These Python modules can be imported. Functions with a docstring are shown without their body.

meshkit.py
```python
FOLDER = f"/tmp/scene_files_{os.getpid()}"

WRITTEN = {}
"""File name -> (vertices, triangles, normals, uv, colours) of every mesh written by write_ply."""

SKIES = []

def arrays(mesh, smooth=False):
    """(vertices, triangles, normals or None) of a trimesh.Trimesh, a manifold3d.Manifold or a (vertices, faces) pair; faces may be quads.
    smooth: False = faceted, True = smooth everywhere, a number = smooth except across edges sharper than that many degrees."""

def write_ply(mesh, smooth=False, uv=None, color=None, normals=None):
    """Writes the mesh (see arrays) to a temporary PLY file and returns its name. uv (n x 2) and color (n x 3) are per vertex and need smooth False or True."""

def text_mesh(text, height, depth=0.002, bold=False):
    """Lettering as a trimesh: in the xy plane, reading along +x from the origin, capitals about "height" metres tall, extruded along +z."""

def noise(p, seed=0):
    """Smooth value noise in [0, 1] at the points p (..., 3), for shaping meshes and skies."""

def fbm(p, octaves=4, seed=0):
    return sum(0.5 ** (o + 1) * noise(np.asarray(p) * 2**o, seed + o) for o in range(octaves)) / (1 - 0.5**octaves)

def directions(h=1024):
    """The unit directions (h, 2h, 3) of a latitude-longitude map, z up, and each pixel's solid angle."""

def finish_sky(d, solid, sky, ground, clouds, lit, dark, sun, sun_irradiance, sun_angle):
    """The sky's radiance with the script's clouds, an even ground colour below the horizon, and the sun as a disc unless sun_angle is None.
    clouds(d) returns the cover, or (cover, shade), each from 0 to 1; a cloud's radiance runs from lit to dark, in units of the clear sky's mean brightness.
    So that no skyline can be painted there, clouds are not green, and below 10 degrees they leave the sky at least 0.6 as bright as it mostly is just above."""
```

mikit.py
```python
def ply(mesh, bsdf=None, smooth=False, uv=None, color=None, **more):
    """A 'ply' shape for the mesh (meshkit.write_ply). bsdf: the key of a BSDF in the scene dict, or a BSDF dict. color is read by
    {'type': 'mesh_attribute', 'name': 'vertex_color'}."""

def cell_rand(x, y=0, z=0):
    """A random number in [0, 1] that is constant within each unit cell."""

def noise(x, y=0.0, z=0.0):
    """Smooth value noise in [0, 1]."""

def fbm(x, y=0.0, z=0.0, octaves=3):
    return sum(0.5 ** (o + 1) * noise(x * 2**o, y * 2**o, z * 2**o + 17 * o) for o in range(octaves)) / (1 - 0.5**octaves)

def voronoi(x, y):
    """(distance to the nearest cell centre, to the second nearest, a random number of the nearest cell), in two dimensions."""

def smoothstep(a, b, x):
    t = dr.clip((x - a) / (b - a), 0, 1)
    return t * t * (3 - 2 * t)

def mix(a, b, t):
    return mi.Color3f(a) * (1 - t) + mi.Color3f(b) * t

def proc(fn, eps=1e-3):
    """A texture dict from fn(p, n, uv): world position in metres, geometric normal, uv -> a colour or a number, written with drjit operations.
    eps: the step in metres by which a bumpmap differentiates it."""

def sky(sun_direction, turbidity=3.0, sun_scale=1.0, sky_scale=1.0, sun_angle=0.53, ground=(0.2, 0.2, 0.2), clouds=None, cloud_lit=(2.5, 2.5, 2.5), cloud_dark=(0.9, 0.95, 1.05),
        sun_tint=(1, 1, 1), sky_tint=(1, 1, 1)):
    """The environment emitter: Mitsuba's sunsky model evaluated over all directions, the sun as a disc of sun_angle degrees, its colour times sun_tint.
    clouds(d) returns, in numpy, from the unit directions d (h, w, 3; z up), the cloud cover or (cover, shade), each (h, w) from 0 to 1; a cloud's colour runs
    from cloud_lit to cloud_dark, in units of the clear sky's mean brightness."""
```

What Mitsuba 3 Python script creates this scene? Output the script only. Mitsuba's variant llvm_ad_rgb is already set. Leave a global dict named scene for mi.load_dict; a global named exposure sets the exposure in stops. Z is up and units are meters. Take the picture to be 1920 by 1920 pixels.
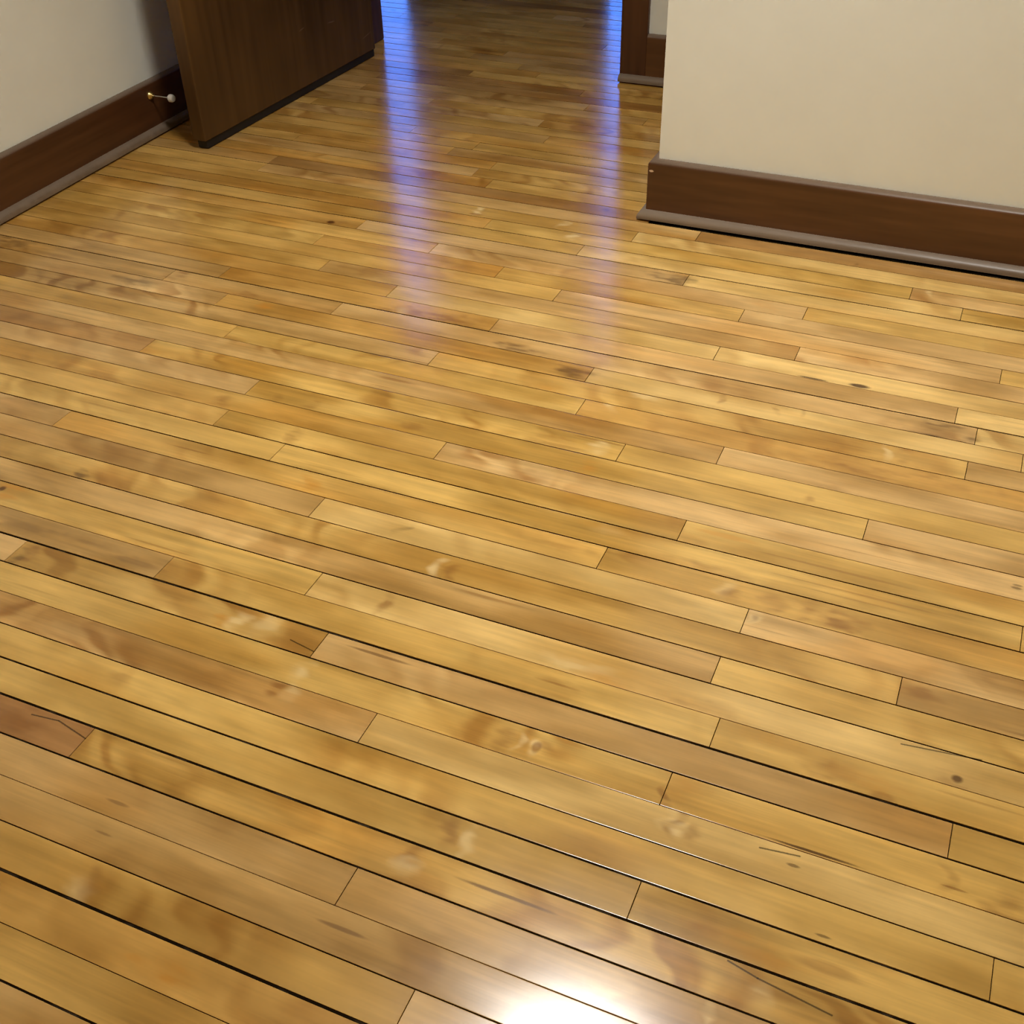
import math, random
import numpy as np
import drjit as dr
import mitsuba as mi
import trimesh
import mikit
from mikit import noise, fbm, cell_rand, smoothstep, mix, proc

# ------------------------------------------------------------------ camera, sky, exposure
W = 0.0571                       # width of one floor strip (2 1/4 inch); most plan sizes below are in strips
CAM = np.array([0.0, -20.88 * W, 21.27 * W])
FWD = np.array([-0.3210, 0.7131, -0.6232])
UP = np.array([-0.2308, 0.5793, 0.7818])
T = mi.ScalarTransform4f
exposure = 2.31

scene, labels = {}, {}
scene['camera'] = {'type': 'perspective', 'fov': 48.02, 'fov_axis': 'x', 'near_clip': 0.05, 'far_clip': 200.0,
                   'to_world': T().look_at(origin=CAM.tolist(), target=(CAM + FWD).tolist(), up=UP.tolist())}
# clear late-day sky behind the glass of the hall's entrance; the picture is balanced for the warm ceiling lamp, so daylight is deep blue
scene['sky'] = mikit.sky([-0.5, -0.8, 0.3], turbidity=2.5, sun_scale=0.0, sky_scale=6.0, sky_tint=(0.26, 0.56, 1.65), ground=(0.05, 0.06, 0.09))
LAMP = np.array([-10.8 * W, 8.6 * W, 0.0])
CEIL = 2.44
LAMP_RADIANCE = (20.8, 20.7, 20.0)

# ------------------------------------------------------------------ helpers
def lin(*c):
    return [((v / 255 + 0.055) / 1.055) ** 2.4 if v > 10 else v / 3294.6 for v in c]


def entry(key, mesh, bsdf, smooth=False, **more):
    n, k = 1, key
    while k in scene:
        k = '%s_%03d' % (key, n)
        n += 1
    scene[k] = mikit.ply(mesh, bsdf, smooth, **more)
    return k


def tag(key, label=None, category=None, kind=None, group=None):
    labels[key] = {a: b for a, b in (('label', label), ('category', category), ('kind', kind), ('group', group)) if b}


def box(x0, x1, y0, y1, z0, z1):
    m = trimesh.creation.box((x1 - x0, y1 - y0, z1 - z0))
    m.apply_translation(((x0 + x1) / 2, (y0 + y1) / 2, (z0 + z1) / 2))
    return m


def rbox(x0, x1, y0, y1, z0, z1, r=0.003):
    """A box with rounded edges (hull of its eight corner spheres)."""
    import manifold3d as m3
    s = m3.Manifold.sphere(r, 12)
    return m3.Manifold.batch_hull([s.translate([x, y, z]) for x in (x0 + r, x1 - r) for y in (y0 + r, y1 - r) for z in (z0 + r, z1 - r)])


def join(*ms):
    out = []
    for m in ms:
        if hasattr(m, 'to_mesh'):
            q = m.to_mesh()
            m = trimesh.Trimesh(q.vert_properties[:, :3], q.tri_verts, process=False)
        out.append(m)
    return trimesh.util.concatenate(out)


def lathe(profile, axis='z', n=24):
    m = trimesh.creation.revolve(np.array(profile, float), sections=n)
    if axis == 'x':
        m.apply_transform(trimesh.transformations.rotation_matrix(math.pi / 2, [0, 1, 0]))
    if axis == 'y':
        m.apply_transform(trimesh.transformations.rotation_matrix(-math.pi / 2, [1, 0, 0]))
    return m


def sweep(profile, path, normals):
    """A moulding: profile [(distance off the wall, height)], path [(x, y)], and at each path point the outward offset direction (mitred)."""
    profile = np.array(profile, float)
    rings = [np.c_[np.array(p)[0] + profile[:, 0] * q[0], np.array(p)[1] + profile[:, 0] * q[1], profile[:, 1]] for p, q in zip(path, normals)]
    m, v, f = len(profile), np.vstack(rings), []
    for i in range(len(path) - 1):
        for j in range(m):
            a, b = i * m + j, i * m + (j + 1) % m
            f += [[a, b, b + m], [a, b + m, a + m]]
    for j in range(1, m - 1):
        f += [[0, j + 1, j], [(len(path) - 1) * m, (len(path) - 1) * m + j, (len(path) - 1) * m + j + 1]]
    t = trimesh.Trimesh(v, np.array(f), process=False)
    trimesh.repair.fix_normals(t)
    return t


# ------------------------------------------------------------------ materials
PALETTE = dict(P=(222, 184, 112), Y=(206, 164, 84), G=(194, 150, 74), O=(188, 138, 62), K=(202, 162, 104), T=(182, 142, 84), B=(152, 106, 56), R=(150, 96, 58))
LETTERS = 'PYGOKTBR'
# stains, knots and figure of the boards: row, x in strips, y in the row, half length, half width, strength, tint (0 dark, 1 brown, 2 orange, 3 pale, 4 grey)
FEATURES = '''
19 -26.36 0.21 0.22 0.16 0.9 0;19 -26.34 0.22 0.63 0.3 0.45 1;-2 -26.08 0.68 0.12 0.13 0.9 0;-2 -25.7 0.69 0.61 0.4 0.5 2;-2 2.31 0.26 0.14 0.13 0.8
0;-2 2.32 0.22 0.63 0.35 0.35 1;-9 -6 0.57 0.9 0.09 0.8 4;-11 -8.83 0.58 0.52 0.1 0.65 4;-5 -0.36 0.07 0.92 0.07 0.85 0;-4 -11.78 0.75 0.82 0.09 0.7
4;12 -14.62 0.32 0.93 0.28 0.65 0;14 -4.23 0.06 0.46 0.1 0.85 0;14 -2.68 0.16 0.36 0.12 0.9 0;12 0.16 0.32 1.19 0.6 0.75 0;11 -12.02 0.29 0.75 0.6 0.6
0;19 -11.1 0.44 0.89 0.6 0.65 0;2 -2.87 0.51 0.35 0.35 0.6 1;2 -2.08 0.56 0.26 0.4 0.55 1;2 -1.01 0.38 0.69 0.35 0.7 1;0 1.21 0.54 0.49 0.35 0.5 1;-5
-7.7 0.56 0.4 0.5 0.55 1;-5 -7.31 0.45 0.13 0.3 0.6 3;-5 -6.93 0.48 0.17 0.22 0.65 3;-5 -6.9 0.48 0.12 0.18 0.6 1;-5 -6.65 0.59 0.2 0.2 0.4 1;-8 -7.85
0.57 0.24 0.5 0.45 1;-8 -7.35 0.51 0.21 0.4 0.5 3;-9 -8.19 0.5 0.27 0.5 0.5 1;-9 -8.12 0.35 0.39 0.3 0.5 3;-6 -3.26 0.64 0.17 0.5 0.55 1;-6 -3.47 0.71
0.14 0.4 0.4 3;-6 -2.83 0.48 0.2 0.3 0.4 1;-6 -3.11 0.48 0.18 0.25 0.5 3;0 -11.95 0.34 0.19 0.5 0.55 3;0 -11.42 0.35 0.21 0.5 0.5 1;-2 -12.54 0.59
0.21 0.5 0.5 1;2 -17.23 0.44 0.34 0.35 0.5 2;-6 -13.68 0.77 0.24 0.3 0.6 1;-6 -13.26 0.75 0.25 0.3 0.35 3;-5 -13.45 0.5 0.31 0.5 0.45 3;1 -13.56 0.52
0.12 0.2 0.6 0;7 -3.01 0.28 0.21 0.25 0.6 1;5 3.03 0.48 0.12 0.1 0.6 0;5 3.05 0.6 0.12 0.1 0.5 0;-9 -18.83 0.45 0.88 0.6 0.5 1;12 -38.17 0.61 1.16 0.6
0.5 0;11 -30.86 0.66 1.2 0.5 0.5 0;12 -29.73 0.73 0.47 0.5 0.5 1;12 -26.18 0.16 0.53 0.3 0.5 1;11 -24.94 0.59 0.36 0.4 0.5 2;15 -22.34 0.7 1.45 0.5
0.3 1;13 -19.67 0.21 0.35 0.3 0.45 3;8 -24.12 0.98 0.41 0.4 0.35 2;13 -19.35 0.1 2.66 0.6 0.3 1;13 -17.78 0.3 1.79 0.5 0.35 1;22 -20.9 0.56 0.21 0.45
0.7 3;22 -20.75 0.2 0.36 0.12 0.5 1;22 -16.8 0.71 0.26 0.4 0.65 3;21 -15.89 0.62 0.27 0.4 0.6 3;24 -15.58 0.73 0.19 0.35 0.5 4;41 -32.46 0.28 0.83
0.45 0.5 0;43 -30.58 0.44 0.41 0.3 0.5 1;23 -4.44 0.03 0.12 0.3 0.4 0;21 -1.28 0.87 0.16 0.4 0.5 3;18 -6.88 0.57 0.41 0.5 0.3 2;10 -12.6 0.16 0.73 0.4
0.3 2;9 -10.11 0.97 0.26 0.5 0.5 3;10 -9.21 0.94 0.71 0.3 0.4 3;11 -6.76 0.69 0.13 0.3 0.5 1;10 -1.18 0.54 0.15 0.5 0.45 3;10 -0.69 0.58 0.27 0.5 0.4
1;11 -4.18 0.87 0.12 0.3 0.5 1;11 -5.01 0.63 0.12 0.3 0.4 1;5 -22.7 0.4 0.37 0.5 0.4 1;4 -19.14 0.65 0.3 0.5 0.5 1;6 -13.92 0.92 0.44 0.25 0.45 1;6
-15.87 0.35 0.6 0.2 0.4 1;6 -20.99 0.06 0.26 0.4 0.4 1;6 -19.54 0.28 0.26 0.4 0.4 1;7 -11.08 0.18 1.14 0.4 0.35 1;7 -9.66 0.42 0.43 0.4 0.5 3;6 -9.67
0.34 0.38 0.5 0.35 2;5 -11.21 0.29 0.9 0.5 0.3 1;0 -24.29 0.16 0.26 0.3 0.6 0;-3 -24 0.52 1.04 0.25 0.4 4;-3 -20.93 0.58 1.86 0.2 0.4 4;-3 -20 0.38 1
0.12 0.45 4;-4 -23.13 0.5 0.27 0.6 0.55 1;-4 -23.36 0.21 0.21 0.4 0.5 0;-4 -16.34 0.17 0.26 0.4 0.5 2;-4 -16 0.36 0.25 0.4 0.5 3;-4 -15.22 0.51 0.38
0.5 0.35 3;-7 -17.6 0.42 0.28 0.3 0.3 1;-10 -15.12 0.39 0.27 0.09 0.5 4;-11 -14.89 0.59 0.21 0.06 0.5 4;-12 -14.49 0.27 0.37 0.4 0.4 3;-12 -14.28 0.49
0.26 0.4 0.45 1;-13 -11.73 0.44 0.97 0.35 0.5 2;-12 -10.22 0.89 0.22 0.4 0.3 1;-6 -15.49 0.23 0.61 0.5 0.2 1;3 -4.87 0.15 1.37 0.25 0.4 1;4 -1.6 0.4
1.89 0.1 0.35 1;3 -0.89 0.64 2.12 0.08 0.35 1;3 -0.97 0.38 1.41 0.07 0.3 1;2 -9.23 0.7 1.34 0.4 0.35 1;4 -4.83 0.72 0.94 0.12 0.35 2;3 -8.03 0.7 0.61
0.3 0.3 3;1 -3.27 0.77 0.21 0.5 0.6 3;1 -3.27 0.72 0.12 0.3 0.5 1;2 -4.19 0.53 0.27 0.5 0.3 3;2 -3.97 0.39 0.28 0.3 0.5 1;8 -2.29 0.17 0.47 0.3 0.25
1;9 0.09 0.58 2.84 0.25 0.4 1;9 -2.4 0.23 2 0.3 0.4 1;-3 -7.11 0.34 0.77 0.35 0.35 1;-2 -6.85 0.33 1.26 0.25 0.4 3;-2 -5.93 0.16 0.69 0.25 0.35 2;-2
-3.35 0.22 0.81 0.3 0.35 1;-3 -0.11 0.37 0.74 0.35 0.35 1;-3 0.84 0.1 0.29 0.15 0.4 1;-5 -3.3 0.81 0.49 0.5 0.35 2;-5 -3.67 0.21 0.12 0.3 0.5 1;-6
-0.62 0.58 0.12 0.08 0.6 0;-7 0.3 0.17 0.13 0.06 0.6 0;-5 2.6 0.3 0.21 0.06 0.55 1;-8 -0.59 0.32 1.24 0.3 0.35 2;-8 0.49 0.52 0.73 0.15 0.4 1;-8 -1.72
0.54 0.61 0.3 0.3 2;-5 3.56 0.06 0.41 0.4 0.5 1;-5 2.41 0.52 0.16 0.4 0.3 1;-3 0.6 0.41 0.97 0.3 0.3 2;-9 -0.62 0.45 0.25 0.3 0.5 3;-8 -1.93 0.49 0.27
0.2 0.3 1;-10 -1.42 0.72 0.12 0.4 0.6 3;42 -44.8 0.12 0.51 0.3 0.3 1
'''
feats = [[float(t) for t in s.split()] for s in FEATURES.replace('\n', ' ').split(';')]
ROW0, ROWS, SLOTS = -20, 50, 14
table = np.zeros((ROWS, SLOTS, 6))
table[:, :, 2:4] = 0.1
fill = [0] * ROWS
for row, x, y, rx, ry, s, c in feats:
    i = int(row) - ROW0
    if ry <= 0.1:
        rx, ry = rx * 1.2, ry * 0.55
    if 0 <= i < ROWS and fill[i] < SLOTS:
        table[i, fill[i]] = [x, y, rx, ry, s, c]
        fill[i] += 1
FEAT = [mi.Float(np.ascontiguousarray(table[:, :, q].ravel())) for q in range(6)]
TINTS = [lin(62, 32, 14), lin(128, 78, 34), lin(188, 122, 36), lin(236, 208, 150), lin(112, 80, 48)]


CRACKS = [(-1.33, -8.08, -0.7, -8.22), (-0.7, -8.22, 0.78, -8.42), (-18.78, -8.26, -18.02, -8.17), (-18.02, -8.17, -17.05, -8.37), (0.99, -1.18, 2.76, -0.97), (-14.23, -3.63, -13.44, -3.77), (-1.38, -5.25, -0.54, -5.14)]   # hairline splits in the boards, end points in strips


def wood_floor(p, n, uv):
    """Varnished maple: a plank's tint comes with its uv (palette number + brightness, seed); grain, curl, stains and knots lie on it."""
    idx = dr.floor(uv.x)
    gain = uv.x - idx
    seed = dr.floor(uv.y + 0.5) * 3.71
    c = mi.Color3f(0)
    for i, l in enumerate(LETTERS):
        c = dr.select(dr.abs(idx - i) < 0.5, mi.Color3f(lin(*PALETTE[l])), c)
    c = (c * 0.66 + mi.Color3f(lin(198, 158, 90)) * 0.34) * (0.77 + 0.36 * gain)
    X, Y = p.x / W, p.y / W
    xs, ys = X + seed * 7.3, Y + seed * 1.9
    # slow drift of colour along the plank, amber blotches
    blot = fbm(xs * 0.33, ys * 0.9, seed, 3)
    c = c * mix([0.76, 0.70, 0.58], [1.20, 1.24, 1.34], smoothstep(0.22, 0.78, blot))
    amber = smoothstep(0.52, 0.80, fbm(xs * 0.22 + 31.0, ys * 0.7, seed + 5.0, 2))
    c = c * mix([1, 1, 1], [0.95, 0.83, 0.62], amber * 0.8)
    # brown curly figure crossing the grain, only in some stretches
    warp = fbm(xs * 0.6, ys * 1.4, seed + 9.0, 2)
    curl = noise(xs * 1.9 + ys * 0.9 + warp * 4.0, ys * 0.7 + warp * 1.5, seed + 2.0)
    where = smoothstep(0.48, 0.72, fbm(xs * 0.16 + 7.0, ys * 0.3, seed + 1.0, 2))
    c = c * mix([1, 1, 1], [0.66, 0.52, 0.38], where * smoothstep(0.38, 0.95, curl) * 0.85)
    c = c * mix([1, 1, 1], [1.16, 1.22, 1.35], where * smoothstep(0.52, 0.2, curl) * 0.6)
    # long flame of the grain and fine fibre
    flame = fbm(xs * 0.12, ys * 5.0 + 1.5 * fbm(xs * 0.2, ys * 0.7, seed, 2), seed + 3.0, 3)
    c = c * (0.86 + 0.28 * flame)
    c = c * (0.86 + 0.28 * fbm(xs * 0.8 + 2.0 * ys, ys * 3.2, seed + 14.0, 3))
    c = c * (0.94 + 0.12 * noise(xs * 0.35, ys * 13.0, seed + 15.0))
    fibre = noise(xs * 1.3, ys * 34.0, seed)
    c = c * (0.955 + 0.09 * fibre)
    # single dark mineral streaks
    st = smoothstep(0.86, 0.97, noise(xs * 0.22, ys * 5.5, seed + 11.0)) * smoothstep(0.5, 0.7, noise(xs * 0.3, ys * 0.5, seed + 12.0))
    c = c * mix([1, 1, 1], [0.6, 0.5, 0.42], st * 0.7)
    # the stains, knots and marks
    row = dr.floor(Y)
    base = (mi.Int32(row) - ROW0) * SLOTS
    ok = (row >= ROW0) & (row < ROW0 + ROWS)
    base = dr.select(ok, base, 0)
    wob = fbm(X * 2.6, Y * 5.0, 3.0, 2) - 0.5
    Xw, Yw = X + 0.6 * (fbm(X * 0.9, Y * 2.2, 21.0, 2) - 0.5), Y + 0.22 * (fbm(X * 1.1 + 9.0, Y * 2.0, 27.0, 2) - 0.5)
    ripple = 0.45 + 0.85 * smoothstep(0.25, 0.7, noise(X * 1.6, Y * 7.0, 33.0))
    for j in range(SLOTS):
        g = [dr.gather(mi.Float, t, mi.UInt32(base + j)) for t in FEAT]
        small = g[3] < 0.19
        dx, dy = (dr.select(small, X, Xw) - g[0]) / g[2], (dr.select(small, Y, Yw) - row - g[1]) / g[3]
        d = dr.sqrt(dx * dx + dy * dy) + wob * dr.select(small, 0.35, 0.9)
        a = dr.select(ok, g[4] * dr.select(small, 1 - smoothstep(0.5, 1.25, d), 0.8 * ripple * (1 - smoothstep(0.15, 1.35, d))), 0)
        t = mi.Color3f(0)
        for i, q in enumerate(TINTS):
            t = dr.select(dr.abs(g[5] - i) < 0.5, mi.Color3f(q), t)
        c = c * (1 - a) + t * a
    for ax, ay, bx, by in CRACKS:
        l2 = (bx - ax) ** 2 + (by - ay) ** 2
        t = dr.clip(((X - ax) * (bx - ax) + (Y - ay) * (by - ay)) / l2, 0, 1)
        d = dr.sqrt(dr.square(X - ax - t * (bx - ax)) + dr.square(Y - ay - t * (by - ay)))
        c = c * (1 - 0.75 * (1 - smoothstep(0.008, 0.03, d)))
    return dr.clip(c, 0.004, 0.9)


def floor_rough(p, n, uv):
    return 0.15 + 0.05 * fbm(p.x * 14.0, p.y * 30.0, 0.0, 2)


def stain(dark, light, along):
    def fn(p, n, uv):
        a, b, c = [(p.x, p.y, p.z), (p.y, p.x, p.z), (p.z, p.x, p.y)][along]
        g = fbm(a * 5.0, b * 60.0, c * 60.0, 3)
        m = fbm(a * 3.0 + 3.0, b * 9.0, c * 9.0, 3)
        c = mix(dark, light, dr.clip(1.6 * (g * 0.55 + m * 0.75 - 0.38), 0, 1))
        return mix(c, [0.22, 0.165, 0.12], 0.75 * smoothstep(0.35, 0.85, n.z) * (0.6 + 0.6 * m))   # grey sheen of upward faces, put into the colour
    return fn


def board_skin(p, n, uv):
    d = dr.sqrt(dr.square(p.x + 13.5 * W) + dr.square(p.y - 24.4 * W) + dr.square((p.z - 2.15 * W) * 2.0))
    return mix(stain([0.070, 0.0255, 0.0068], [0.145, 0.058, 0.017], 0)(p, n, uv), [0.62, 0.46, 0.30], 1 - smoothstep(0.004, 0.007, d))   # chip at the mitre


def wall_paint(p, n, uv):
    m = fbm(p.x * 9.0, p.y * 9.0, p.z * 9.0, 3)
    return mi.Color3f([0.825, 0.83, 0.735]) * (0.975 + 0.05 * m)


def door_skin(p, n, uv):
    g = fbm(p.z * 2.2, p.y * 55.0, p.x * 55.0, 3)
    m = fbm(p.z * 2.6 + 3.0, p.y * 5.0, p.x * 5.0, 3)
    c = mix([0.036, 0.016, 0.0042], [0.135, 0.066, 0.018], dr.clip(1.5 * (g * 0.35 + m * 0.85 - 0.32), 0, 1))
    # scuffs near the lower rail
    for y, z, s, l in ((39.6, 1.42, 0.17, 0.55), (36.2, 3.05, -0.1, 0.4), (33.4, 3.4, 0.15, 0.3)):
        dy, dz = p.y / W - y, p.z / W - z
        d = dr.sqrt(dr.square(dy / l) + dr.square((dz - s * dy) / 0.05))
        c = mix(c, [0.17, 0.10, 0.06], 0.6 * (1 - smoothstep(0.4, 1.1, d)))
    return c


def dirt(p, n, uv):
    return mix([0.012, 0.007, 0.003], [0.040, 0.028, 0.017], smoothstep(0.55, 0.85, fbm(p.x * 40.0, p.y * 160.0, 0.0, 2)))


scene['floor_wood'] = {'type': 'principled', 'base_color': proc(wood_floor), 'roughness': proc(floor_rough), 'specular': 0.5}
scene['gap_dirt'] = {'type': 'twosided', 'bsdf': {'type': 'diffuse', 'reflectance': proc(dirt)}}
scene['paint'] = {'type': 'twosided', 'bsdf': {'type': 'diffuse', 'reflectance': proc(wall_paint)}}
scene['ceiling_paint'] = {'type': 'twosided', 'bsdf': {'type': 'diffuse', 'reflectance': {'type': 'rgb', 'value': [0.78, 0.76, 0.70]}}}
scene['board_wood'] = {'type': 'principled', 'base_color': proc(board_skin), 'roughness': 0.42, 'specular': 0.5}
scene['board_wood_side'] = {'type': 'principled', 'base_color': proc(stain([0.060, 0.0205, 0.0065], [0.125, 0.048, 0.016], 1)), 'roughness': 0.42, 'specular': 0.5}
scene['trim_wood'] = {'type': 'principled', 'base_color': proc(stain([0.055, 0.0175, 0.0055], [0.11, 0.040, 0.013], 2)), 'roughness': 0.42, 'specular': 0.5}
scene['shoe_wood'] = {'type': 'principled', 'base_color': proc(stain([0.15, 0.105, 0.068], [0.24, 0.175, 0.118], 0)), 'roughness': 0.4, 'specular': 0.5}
scene['door_wood'] = {'type': 'principled', 'base_color': proc(door_skin), 'roughness': 0.42, 'specular': 0.3}
scene['dark_wood'] = {'type': 'principled', 'base_color': {'type': 'rgb', 'value': [0.035, 0.014, 0.006]}, 'roughness': 0.4}
scene['brass'] = {'type': 'principled', 'base_color': {'type': 'rgb', 'value': [0.86, 0.64, 0.24]}, 'metallic': 1.0, 'roughness': 0.35}
scene['steel'] = {'type': 'roughconductor', 'material': 'Al', 'alpha': 0.25}
scene['white_rubber'] = {'type': 'principled', 'base_color': {'type': 'rgb', 'value': [0.72, 0.71, 0.66]}, 'roughness': 0.5}
scene['added_can'] = {'type': 'twosided', 'bsdf': {'type': 'diffuse', 'reflectance': {'type': 'rgb', 'value': [0.18, 0.17, 0.16]}}}  # dark sleeve added round the lamp to narrow its spread
scene['shade_black'] = {'type': 'principled', 'base_color': {'type': 'rgb', 'value': [0.012, 0.009, 0.006]}, 'roughness': 0.6}  # near-black for the shade painted in under the open door
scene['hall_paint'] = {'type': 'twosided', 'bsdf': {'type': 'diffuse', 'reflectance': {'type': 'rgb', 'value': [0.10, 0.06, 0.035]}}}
scene['glass'] = {'type': 'thindielectric', 'int_ior': 1.5}
scene['opal'] = {'type': 'principled', 'base_color': {'type': 'rgb', 'value': [0.85, 0.85, 0.82]}, 'roughness': 0.3}

# ------------------------------------------------------------------ room shell (measures in strips times W)
LX, RX, AX = -40.55 * W, 25 * W, -13.3 * W          # left wall, wall off to the right, the outer corner of the near wall
NY, FY, HY, BY = 24.75 * W, 41.4 * W, 43.6 * W, -46 * W   # near wall, far wall (room side, hall side), wall behind the camera
EY = 66.0 * W                                          # entrance wall at the end of the hall
HL, HR = -62 * W, -8 * W                               # hall sides
TH = 0.12
DL, DR, DH = -37.06 * W, -20.62 * W, 2.06              # doorway

from shapely.geometry import Polygon
def prism(poly, z0, z1):
    m = trimesh.creation.extrude_polygon(Polygon(poly), z1 - z0)
    m.apply_translation((0, 0, z0))
    return m

k = entry('wall_left', box(LX - TH, LX, BY - TH, FY, -0.05, CEIL), 'paint')
tag(k, 'cream painted wall at the left behind the open brown door', kind='structure')
k = entry('wall_right', prism([(AX, NY), (RX, NY), (RX, NY + TH), (AX + TH, NY + TH), (AX + TH, FY), (AX, FY)], -0.05, CEIL), 'paint')
tag(k, 'cream painted wall at the right with an outer corner', kind='structure')
k = entry('wall_far', join(box(HL - TH, DL, FY, HY, -0.05, CEIL), box(DR, HR + TH, FY, HY, -0.05, CEIL), box(DL, DR, FY, HY, DH, CEIL)), 'paint')
tag(k, 'cream far wall holding the open doorway', kind='structure')
k = entry('wall_back', box(LX - TH, RX + TH, BY - TH, BY, -0.05, CEIL), 'paint')
tag(k, kind='structure')
k = entry('wall_side', box(RX, RX + TH, BY, NY + TH, -0.05, CEIL), 'paint')
tag(k, kind='structure')
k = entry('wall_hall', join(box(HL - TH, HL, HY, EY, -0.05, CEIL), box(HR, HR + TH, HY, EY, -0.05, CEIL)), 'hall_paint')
tag(k, kind='structure')
rim = [(LAMP[0] + 0.251 * math.cos(t), LAMP[1] + 0.251 * math.sin(t)) for t in np.linspace(0, 2 * math.pi, 48, endpoint=False)]
k = entry('ceiling', trimesh.creation.extrude_polygon(Polygon([(LX - TH, BY - TH), (RX + TH, BY - TH), (RX + TH, HY - 0.02), (LX - TH, HY - 0.02)], [rim]), 0.3), 'ceiling_paint')
scene[k]['to_world'] = T().translate([0, 0, CEIL])
tag(k, kind='structure')
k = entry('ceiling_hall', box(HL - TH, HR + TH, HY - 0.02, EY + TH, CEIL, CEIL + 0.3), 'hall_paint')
tag(k, kind='structure')
# hall entrance: a dark wooden door between two glazed side panels
E0, E1 = -46.5 * W, -30.9 * W
S0, S1 = -51.2 * W, -27.4 * W
sill, head = 0.09, 2.05
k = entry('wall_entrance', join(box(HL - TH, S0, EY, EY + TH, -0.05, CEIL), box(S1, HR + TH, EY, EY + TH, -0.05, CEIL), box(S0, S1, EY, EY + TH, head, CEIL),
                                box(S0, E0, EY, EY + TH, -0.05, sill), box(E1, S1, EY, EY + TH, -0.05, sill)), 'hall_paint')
tag(k, kind='structure')
for a, b in ((S0, E0), (E1, S1)):
    k = entry('window_1' if a == S0 else 'window_2', join(rbox(a, a + 0.035, EY - 0.01, EY + 0.07, sill, head), rbox(b - 0.035, b, EY - 0.01, EY + 0.07, sill, head),
              rbox(a + 0.03, b - 0.03, EY - 0.01, EY + 0.07, sill, sill + 0.03), rbox(a + 0.03, b - 0.03, EY - 0.01, EY + 0.07, head - 0.05, head)), 'dark_wood')
    tag(k, kind='structure')
    pane = (np.array([(a + 0.03, EY + 0.03, sill + 0.02), (b - 0.03, EY + 0.03, sill + 0.02), (b - 0.03, EY + 0.03, head - 0.04), (a + 0.03, EY + 0.03, head - 0.04)]), np.array([[0, 1, 2], [0, 2, 3]]))
    entry(k + '__pane', pane, 'glass')
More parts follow.
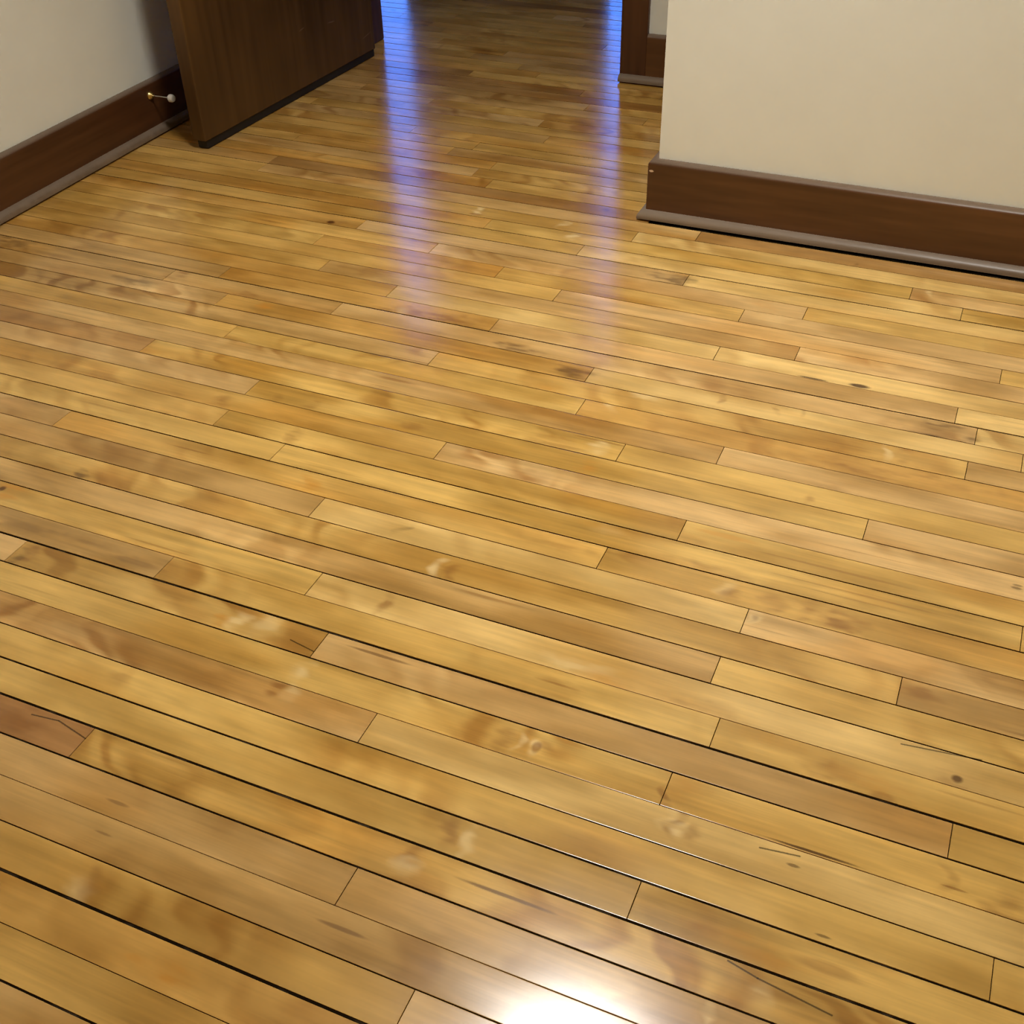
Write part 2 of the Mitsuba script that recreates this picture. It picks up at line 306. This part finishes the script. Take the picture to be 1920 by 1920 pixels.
k = entry('door_2', join(rbox(E0 + 0.002, E1 - 0.002, EY + 0.01, EY + 0.055, 0.012, head - 0.005)), 'dark_wood')
tag(k, kind='structure')
for z0, z1 in ((0.2, 0.85), (1.0, 1.88)):
    for x0, x1 in ((E0 + 0.12, (E0 + E1) / 2 - 0.05), ((E0 + E1) / 2 + 0.05, E1 - 0.12)):
        entry('door_2__panel', rbox(x0, x1, EY, EY + 0.015, z0, z1, 0.006), 'dark_wood')

# ------------------------------------------------------------------ baseboards with their shoe mouldings, door casing
BH, BT = 2.6 * W, 0.35 * W
arc = [(BT - 0.014 * (1 - math.cos(t)), BH - 0.011 * (1 - math.sin(t))) for t in np.linspace(0, math.pi / 2, 8)]
BASE = [(0, 0.002), (BT, 0.002)] + arc + [(0, BH)]
SH = 0.32 * W
SHOE = [(BT, 0.005), (BT + SH, 0.005)] + [(BT + SH * math.cos(t), 0.005 + 0.004 + (SH * 1.1 - 0.004) * math.sin(t)) for t in np.linspace(0, math.pi / 2, 7)]
k = entry('baseboard_left', sweep(BASE, [(LX, BY), (LX, FY)], [(1, 0), (1, 0)]), 'board_wood_side', 30)
tag(k, 'dark brown baseboard along the left wall', kind='structure')
tag(entry(k + '__shoe_molding', sweep(SHOE, [(LX, BY), (LX, FY)], [(1, 0), (1, 0)]), 'shoe_wood', 30), 'taupe quarter-round strip')
k = entry('baseboard_right', sweep(BASE, [(RX, NY), (AX, NY), (AX, FY)], [(0, -1), (-1, -1), (-1, 0)]), 'board_wood', 30)
tag(k, 'red-brown baseboard turning the outer wall corner', kind='structure')
tag(entry(k + '__shoe_molding', sweep(SHOE, [(RX, NY), (AX, NY), (AX, FY)], [(0, -1), (-1, -1), (-1, 0)]), 'shoe_wood', 30), 'taupe quarter-round strip')
C0, C1 = -20.53 * W, -19.12 * W
k = entry('baseboard_far', sweep(BASE, [(AX - BT, FY), (C1, FY)], [(0, -1), (0, -1)]), 'board_wood', 30)
tag(k, 'red-brown baseboard beside the doorway casing', kind='structure')
tag(entry(k + '__shoe_molding', sweep(SHOE, [(AX - BT, FY), (C0 - 0.004, FY)], [(0, -1), (0, -1)]), 'shoe_wood', 30), 'taupe quarter-round strip')
CT = 0.33 * W
k = entry('trim_1', rbox(C0, C1, FY - CT, FY + 0.001, 0.001, DH + 0.002, 0.003), 'trim_wood', 30)
tag(k, 'dark brown casing at the right of the doorway', kind='structure')
k = entry('trim_2', rbox(DL - 1.5 * W, DL - 0.004, FY - CT, FY + 0.001, 0.001, DH + 0.002, 0.003), 'trim_wood', 30)
tag(k, 'dark brown casing at the left of the doorway', kind='structure')
k = entry('trim_3', rbox(DL - 1.5 * W, C1, FY - CT, FY + 0.001, DH + 0.002, DH + 0.09, 0.003), 'board_wood', 30)
tag(k, 'dark brown head casing over the doorway', kind='structure')
k = entry('trim_4', join(rbox(DL, DL + 0.012, FY - 0.004, HY + 0.004, 0.001, DH), rbox(DR - 0.005, DR + 0.007, FY - 0.004, HY + 0.004, 0.001, DH),
                         rbox(DL + 0.012, DR - 0.005, FY - 0.004, HY + 0.004, DH - 0.012, DH)), 'trim_wood', 30)
tag(k, 'dark brown jamb lining the doorway', kind='structure')

# ------------------------------------------------------------------ the open door, hung at the left jamb
GAP = 0.45 * W
hinge = np.array([-35.65 * W, 40.45 * W])
ang = math.atan2(-36.40 * W - hinge[0], 24.3 * W - hinge[1])      # direction of the slab seen from above, from the hinge
LEN = math.hypot(-36.40 * W - hinge[0], 24.3 * W - hinge[1])
DT = 0.045
M = np.eye(4)
ux, uy = math.sin(ang), math.cos(ang)
M[:2, 0], M[:2, 1], M[:2, 3] = (ux, uy), (uy, -ux), hinge           # local x along the slab, local y towards the left wall
def placed(m):
    q = join(m)
    q.apply_transform(M)
    if q.volume < 0:
        q.invert()
    return q
sgn = -1 if (M @ np.array([0, 1, 0, 0]))[0] > 0 else 1
def slab(x0, x1, y0, y1, z0, z1, r):
    return rbox(x0, x1, min(y0 * sgn, y1 * sgn), max(y0 * sgn, y1 * sgn), z0, z1, r)
k = entry('door_1', placed(slab(0, LEN, 0, DT, GAP, 2.03, 0.004)), 'door_wood', 30)
tag(k, 'plain dark brown wooden door standing open against the left wall', kind='structure')
for side in (0, 1):
    m = lathe([(0, 0), (0.030, 0), (0.030, 0.004), (0.012, 0.010), (0.011, 0.030), (0.024, 0.036), (0.028, 0.048), (0.022, 0.058), (0, 0.060)], 'y')
    if (side == 0) == (sgn > 0):
        m.apply_transform(trimesh.transformations.rotation_matrix(math.pi, [0, 0, 1]))
    m.apply_translation((LEN - 0.065, side * DT * sgn, 0.96))
    tag(entry('door_1__knob', placed(m), 'brass', 30), 'round brass knob')
for z in (0.32, 1.10, 1.85):
    m = trimesh.creation.cylinder(0.006, 0.09, sections=12)
    m.apply_translation((-0.007, DT * sgn, z))
    tag(entry('door_1__hinge', placed(m), 'steel', 30), 'steel hinge')

k = entry('door_1__gap_shade', placed(slab(0.002, LEN - 0.012, 0.006, DT - 0.006, 0.002, GAP + 0.004, 0.001)), 'shade_black', 30)  # black filler painting in the shade of the gap below the slab
tag(k, 'black strip standing in for the shade under the door')

# door stop on the left baseboard: brass rose, thin rod, white rubber tip
sx, sy, sz = LX + BT, 25.38 * W, 1.98 * W
TL = 1.38 * W
rose = lathe([(0, -0.001), (0.0115, -0.001), (0.0115, 0.003), (0.009, 0.006), (0.006, 0.012), (0.0025, 0.012), (0, 0.012)], 'x', 20)
rod = lathe([(0, 0.010), (0.0021, 0.010), (0.0021, TL - 0.006), (0, TL - 0.006)], 'x', 12)
tip = lathe([(0, TL - 0.012), (0.006, TL - 0.014), (0.0108, TL - 0.009), (0.0115, TL - 0.001), (0.009, TL + 0.004), (0, TL + 0.006)], 'x', 20)
for part, m, b in (('rose', rose, 'brass'), ('rod', rod, 'steel'), ('tip', tip, 'white_rubber')):
    m.apply_translation((sx, sy, sz))
    entry('door_stop__' + part, m, b, 35)
tag('door_stop', 'small brass door stop with a white rubber tip on the left baseboard', 'door stop')
tag('door_stop__rose', 'brass rose')
tag('door_stop__tip', 'white rubber tip')

# ------------------------------------------------------------------ ceiling lamp (above the frame; its glare lies on the near boards)
R, DEEP = 0.25, 0.20                                    # glowing disc; its light is kept off the hall by an added dark can
m = trimesh.creation.revolve(np.array([(0, DEEP - 0.012), (R - 0.03, DEEP - 0.012), (R - 0.01, DEEP - 0.006)]), sections=48)
m.apply_translation((LAMP[0], LAMP[1], CEIL))
if (m.face_normals[:, 2] * m.area_faces).sum() > 0:
    m.invert()
entry('ceiling_lamp__disc', m, 'opal')
scene['ceiling_lamp__disc']['emitter'] = {'type': 'area', 'radiance': {'type': 'rgb', 'value': list(LAMP_RADIANCE)}}
m = lathe([(0, DEEP), (R, DEEP), (R, 0), (R + 0.03, -0.001), (R + 0.03, -0.006), (R - 0.004, -0.008), (R - 0.004, DEEP - 0.004), (0, DEEP - 0.004)], 'z', 48)
m.apply_translation((LAMP[0], LAMP[1], CEIL))
entry('ceiling_lamp__cutoff_can', m, 'added_can', 40)
tag('ceiling_lamp', 'round ceiling light with an added dark sleeve, mirrored as white glare in the nearest boards', 'ceiling lamp')

# ------------------------------------------------------------------ the floor: strip boards one by one over a dark bed
k = entry('floor', box(HL - TH, RX + TH, BY - TH, EY + TH, -0.06, -0.0014), 'gap_dirt')
tag(k, 'glossy floor of narrow amber maple strips', kind='structure')
JOINTS = {22: ('GP', -13.5), 21: ('OYK', -19.85, -2.03), 20: ('GPY', -15.2, -0.06), 19: ('OKP', -25.0, -10.37), 18: ('GKY', -21.0, -5.46), 17: ('YOGK', -25.97, -17.55, -7.63),
          16: ('GK', -14.66), 15: ('GTK', -24.5, -5.1), 14: ('OPP', -20.85, -7.76), 13: ('TOK', -28.0, -16.0), 12: ('TTKP', -30.0, -22.18, 1.27), 11: ('KOP', -26.8, -11.48),
          10: ('TGT', -17.05, 1.19), 9: ('GYO', -25.0, -11.05), 8: ('TK', -6.0), 7: ('BYY', -27.3, -8.95), 6: ('KYK', -22.07, -1.16), 5: ('GK', -14.33), 4: ('GYY', -22.0, -6.05),
          3: ('YYY', -19.15, 3.3), 2: ('KG', -27.0), 1: ('TPK', -16.5, -3.44), 0: ('GT', 0.69), -1: ('TY', -3.67), -2: ('YP', -14.8), -3: ('TY', -19.12), -4: ('KGKY', -23.57, -13.43, 2.37),
          -5: ('YY', -3.72), -6: ('KPK', -10.9, 5.0), -7: ('YY', 3.5), -8: ('YY', -3.48), -9: ('RGY', -17.04, 4.2), -10: ('KK', -9.2), -11: ('TG', 2.0), -12: ('GK', -6.8),
          -13: ('OY', -2.5), -14: ('GG', 1.0), -15: ('KT', -1.0)}
GAPS = {4: 2.0, 3: 2.2, 0: 1.8, -1: 2.0, -2: 1.1, -3: 3.4, -4: 2.2, -5: 1.0, -6: 1.9, -7: 2.6, -8: 3.2, -9: 2.2, -10: 0.9, -11: 1.4, -12: 3.3, -13: 1.0, -14: 2.4,
        5: 1.1, 6: 1.5, 7: 1.5, 8: 1.1, 9: 1.0, 10: 1.7, 12: 1.8, 14: 1.1, 16: 1.5, 17: 1.4, 18: 0.9, 19: 1.5}
rng = random.Random(7)


def plank(x0, x1, y0, y1, tilt, lift):
    """One board: crowned, softly chamfered top, sides and ends (metres)."""
    ch, cd, dep, cr = 0.0006, 0.00008, 0.0045, 0.00012
    V, F = [], []
    wy = y1 - y0
    def top(x, s):
        return (x, y0 + ch + (wy - 2 * ch) * s, lift + tilt * (s - 0.5) * wy + cr * (1 - (2 * s - 1) ** 2))
    def grid(rows):
        b = len(V)
        n = len(rows[0])
        for r in rows:
            V.extend(r)
        for i in range(len(rows) - 1):
            for j in range(n - 1):
                a = b + i * n + j
                F.extend([[a, a + n, a + n + 1], [a, a + n + 1, a + 1]])
    xa, xb = x0 + 0.0004, x1 - 0.0004
    grid([[top(x, s) for s in (0, 0.5, 1)] for x in (xa, xb)])
    e0 = [(xa, y0, top(0, 0)[2] - cd), (xb, y0, top(0, 0)[2] - cd)]
    e1 = [(xa, y1, top(0, 1)[2] - cd), (xb, y1, top(0, 1)[2] - cd)]
    grid([[e0[0], top(xa, 0)], [e0[1], top(xb, 0)]])
    grid([[top(xa, 1), e1[0]], [top(xb, 1), e1[1]]])
    grid([[(xa, y0, -dep), e0[0]], [(xb, y0, -dep), e0[1]]])
    grid([[e1[0], (xa, y1, -dep)], [e1[1], (xb, y1, -dep)]])
    for x, xe, fl in ((xa, x0, False), (xb, x1, True)):
        pr = [(y0, e0[0][2])] + [top(0, s)[1:] for s in (0, 0.5, 1)] + [(y1, e1[0][2])]
        rows = [[(xe, y, -dep) for y, z in pr], [(xe, y, z - 0.0004) for y, z in pr], [(x, y, z) for y, z in pr]]
        grid(rows[::-1] if fl else rows)
    return np.array(V), np.array(F)


def uv_for(letter, gain, seed, n):
    return np.tile([LETTERS.index(letter) + min(max(gain, 0.02), 0.98), float(seed)], (n, 1))


gap_of = lambda r: 1.2 * GAPS.get(r, (1.1 + 1.0 * random.Random(r * 31 + 5).random()) * (1.5 if r > 12 else 1.0)) * 1e-3
rest_v, rest_f, rest_uv, off = [], [], [], 0
seed = 0
for row in range(-46, 66):
    y0, y1 = row * W + gap_of(row) / 2, (row + 1) * W - gap_of(row + 1) / 2
    if row >= 41:
        a, b = (HL, HR)
    elif row >= 24:
        a, b = (LX, AX)
    else:
        a, b = (LX, RX)
    a, b = a / W + 0.1, b / W - 0.1
    cuts, letters = [], ''
    if row in JOINTS:
        letters, cuts = JOINTS[row][0], list(JOINTS[row][1:])
        while b - cuts[-1] > 26:
            cuts.append(min(cuts[-1] + rng.uniform(14, 22), b - 4))
            letters += rng.choice('PYGGKYT')
    else:
        x = a + rng.uniform(4, 20)
        while x < b - 3:
            cuts.append(x)
            x += rng.uniform(9, 26)
        letters = ''.join(rng.choice('GGOTOGBGGT' if row > 22 else 'GYOTKPYG') for _ in range(len(cuts) + 1))
    xs = [a] + cuts + [b]
    for i in range(len(xs) - 1):
        seed += 1
        x0, x1 = xs[i] * W + 0.0004, xs[i + 1] * W - 0.0004
        v, f = plank(x0, x1, y0, y1, rng.uniform(-0.004, 0.004), rng.uniform(-0.0002, 0.0002))
        uv = uv_for(letters[i], 0.5 + rng.uniform(-0.10, 0.10), seed, len(v))
        seen = -18 <= row <= 57 and xs[i] < (8 if row < 24 else 99)
        if seen:
            entry('floor__plank', (v, f), 'floor_wood', True, uv=uv)
        else:
            rest_v.append(v)
            rest_f.append(f + off)
            rest_uv.append(uv)
            off += len(v)
k = entry('floor__planking', (np.vstack(rest_v), np.vstack(rest_f)), 'floor_wood', True, uv=np.vstack(rest_uv))
tag(k, 'maple strips beyond the picture', kind='stuff')
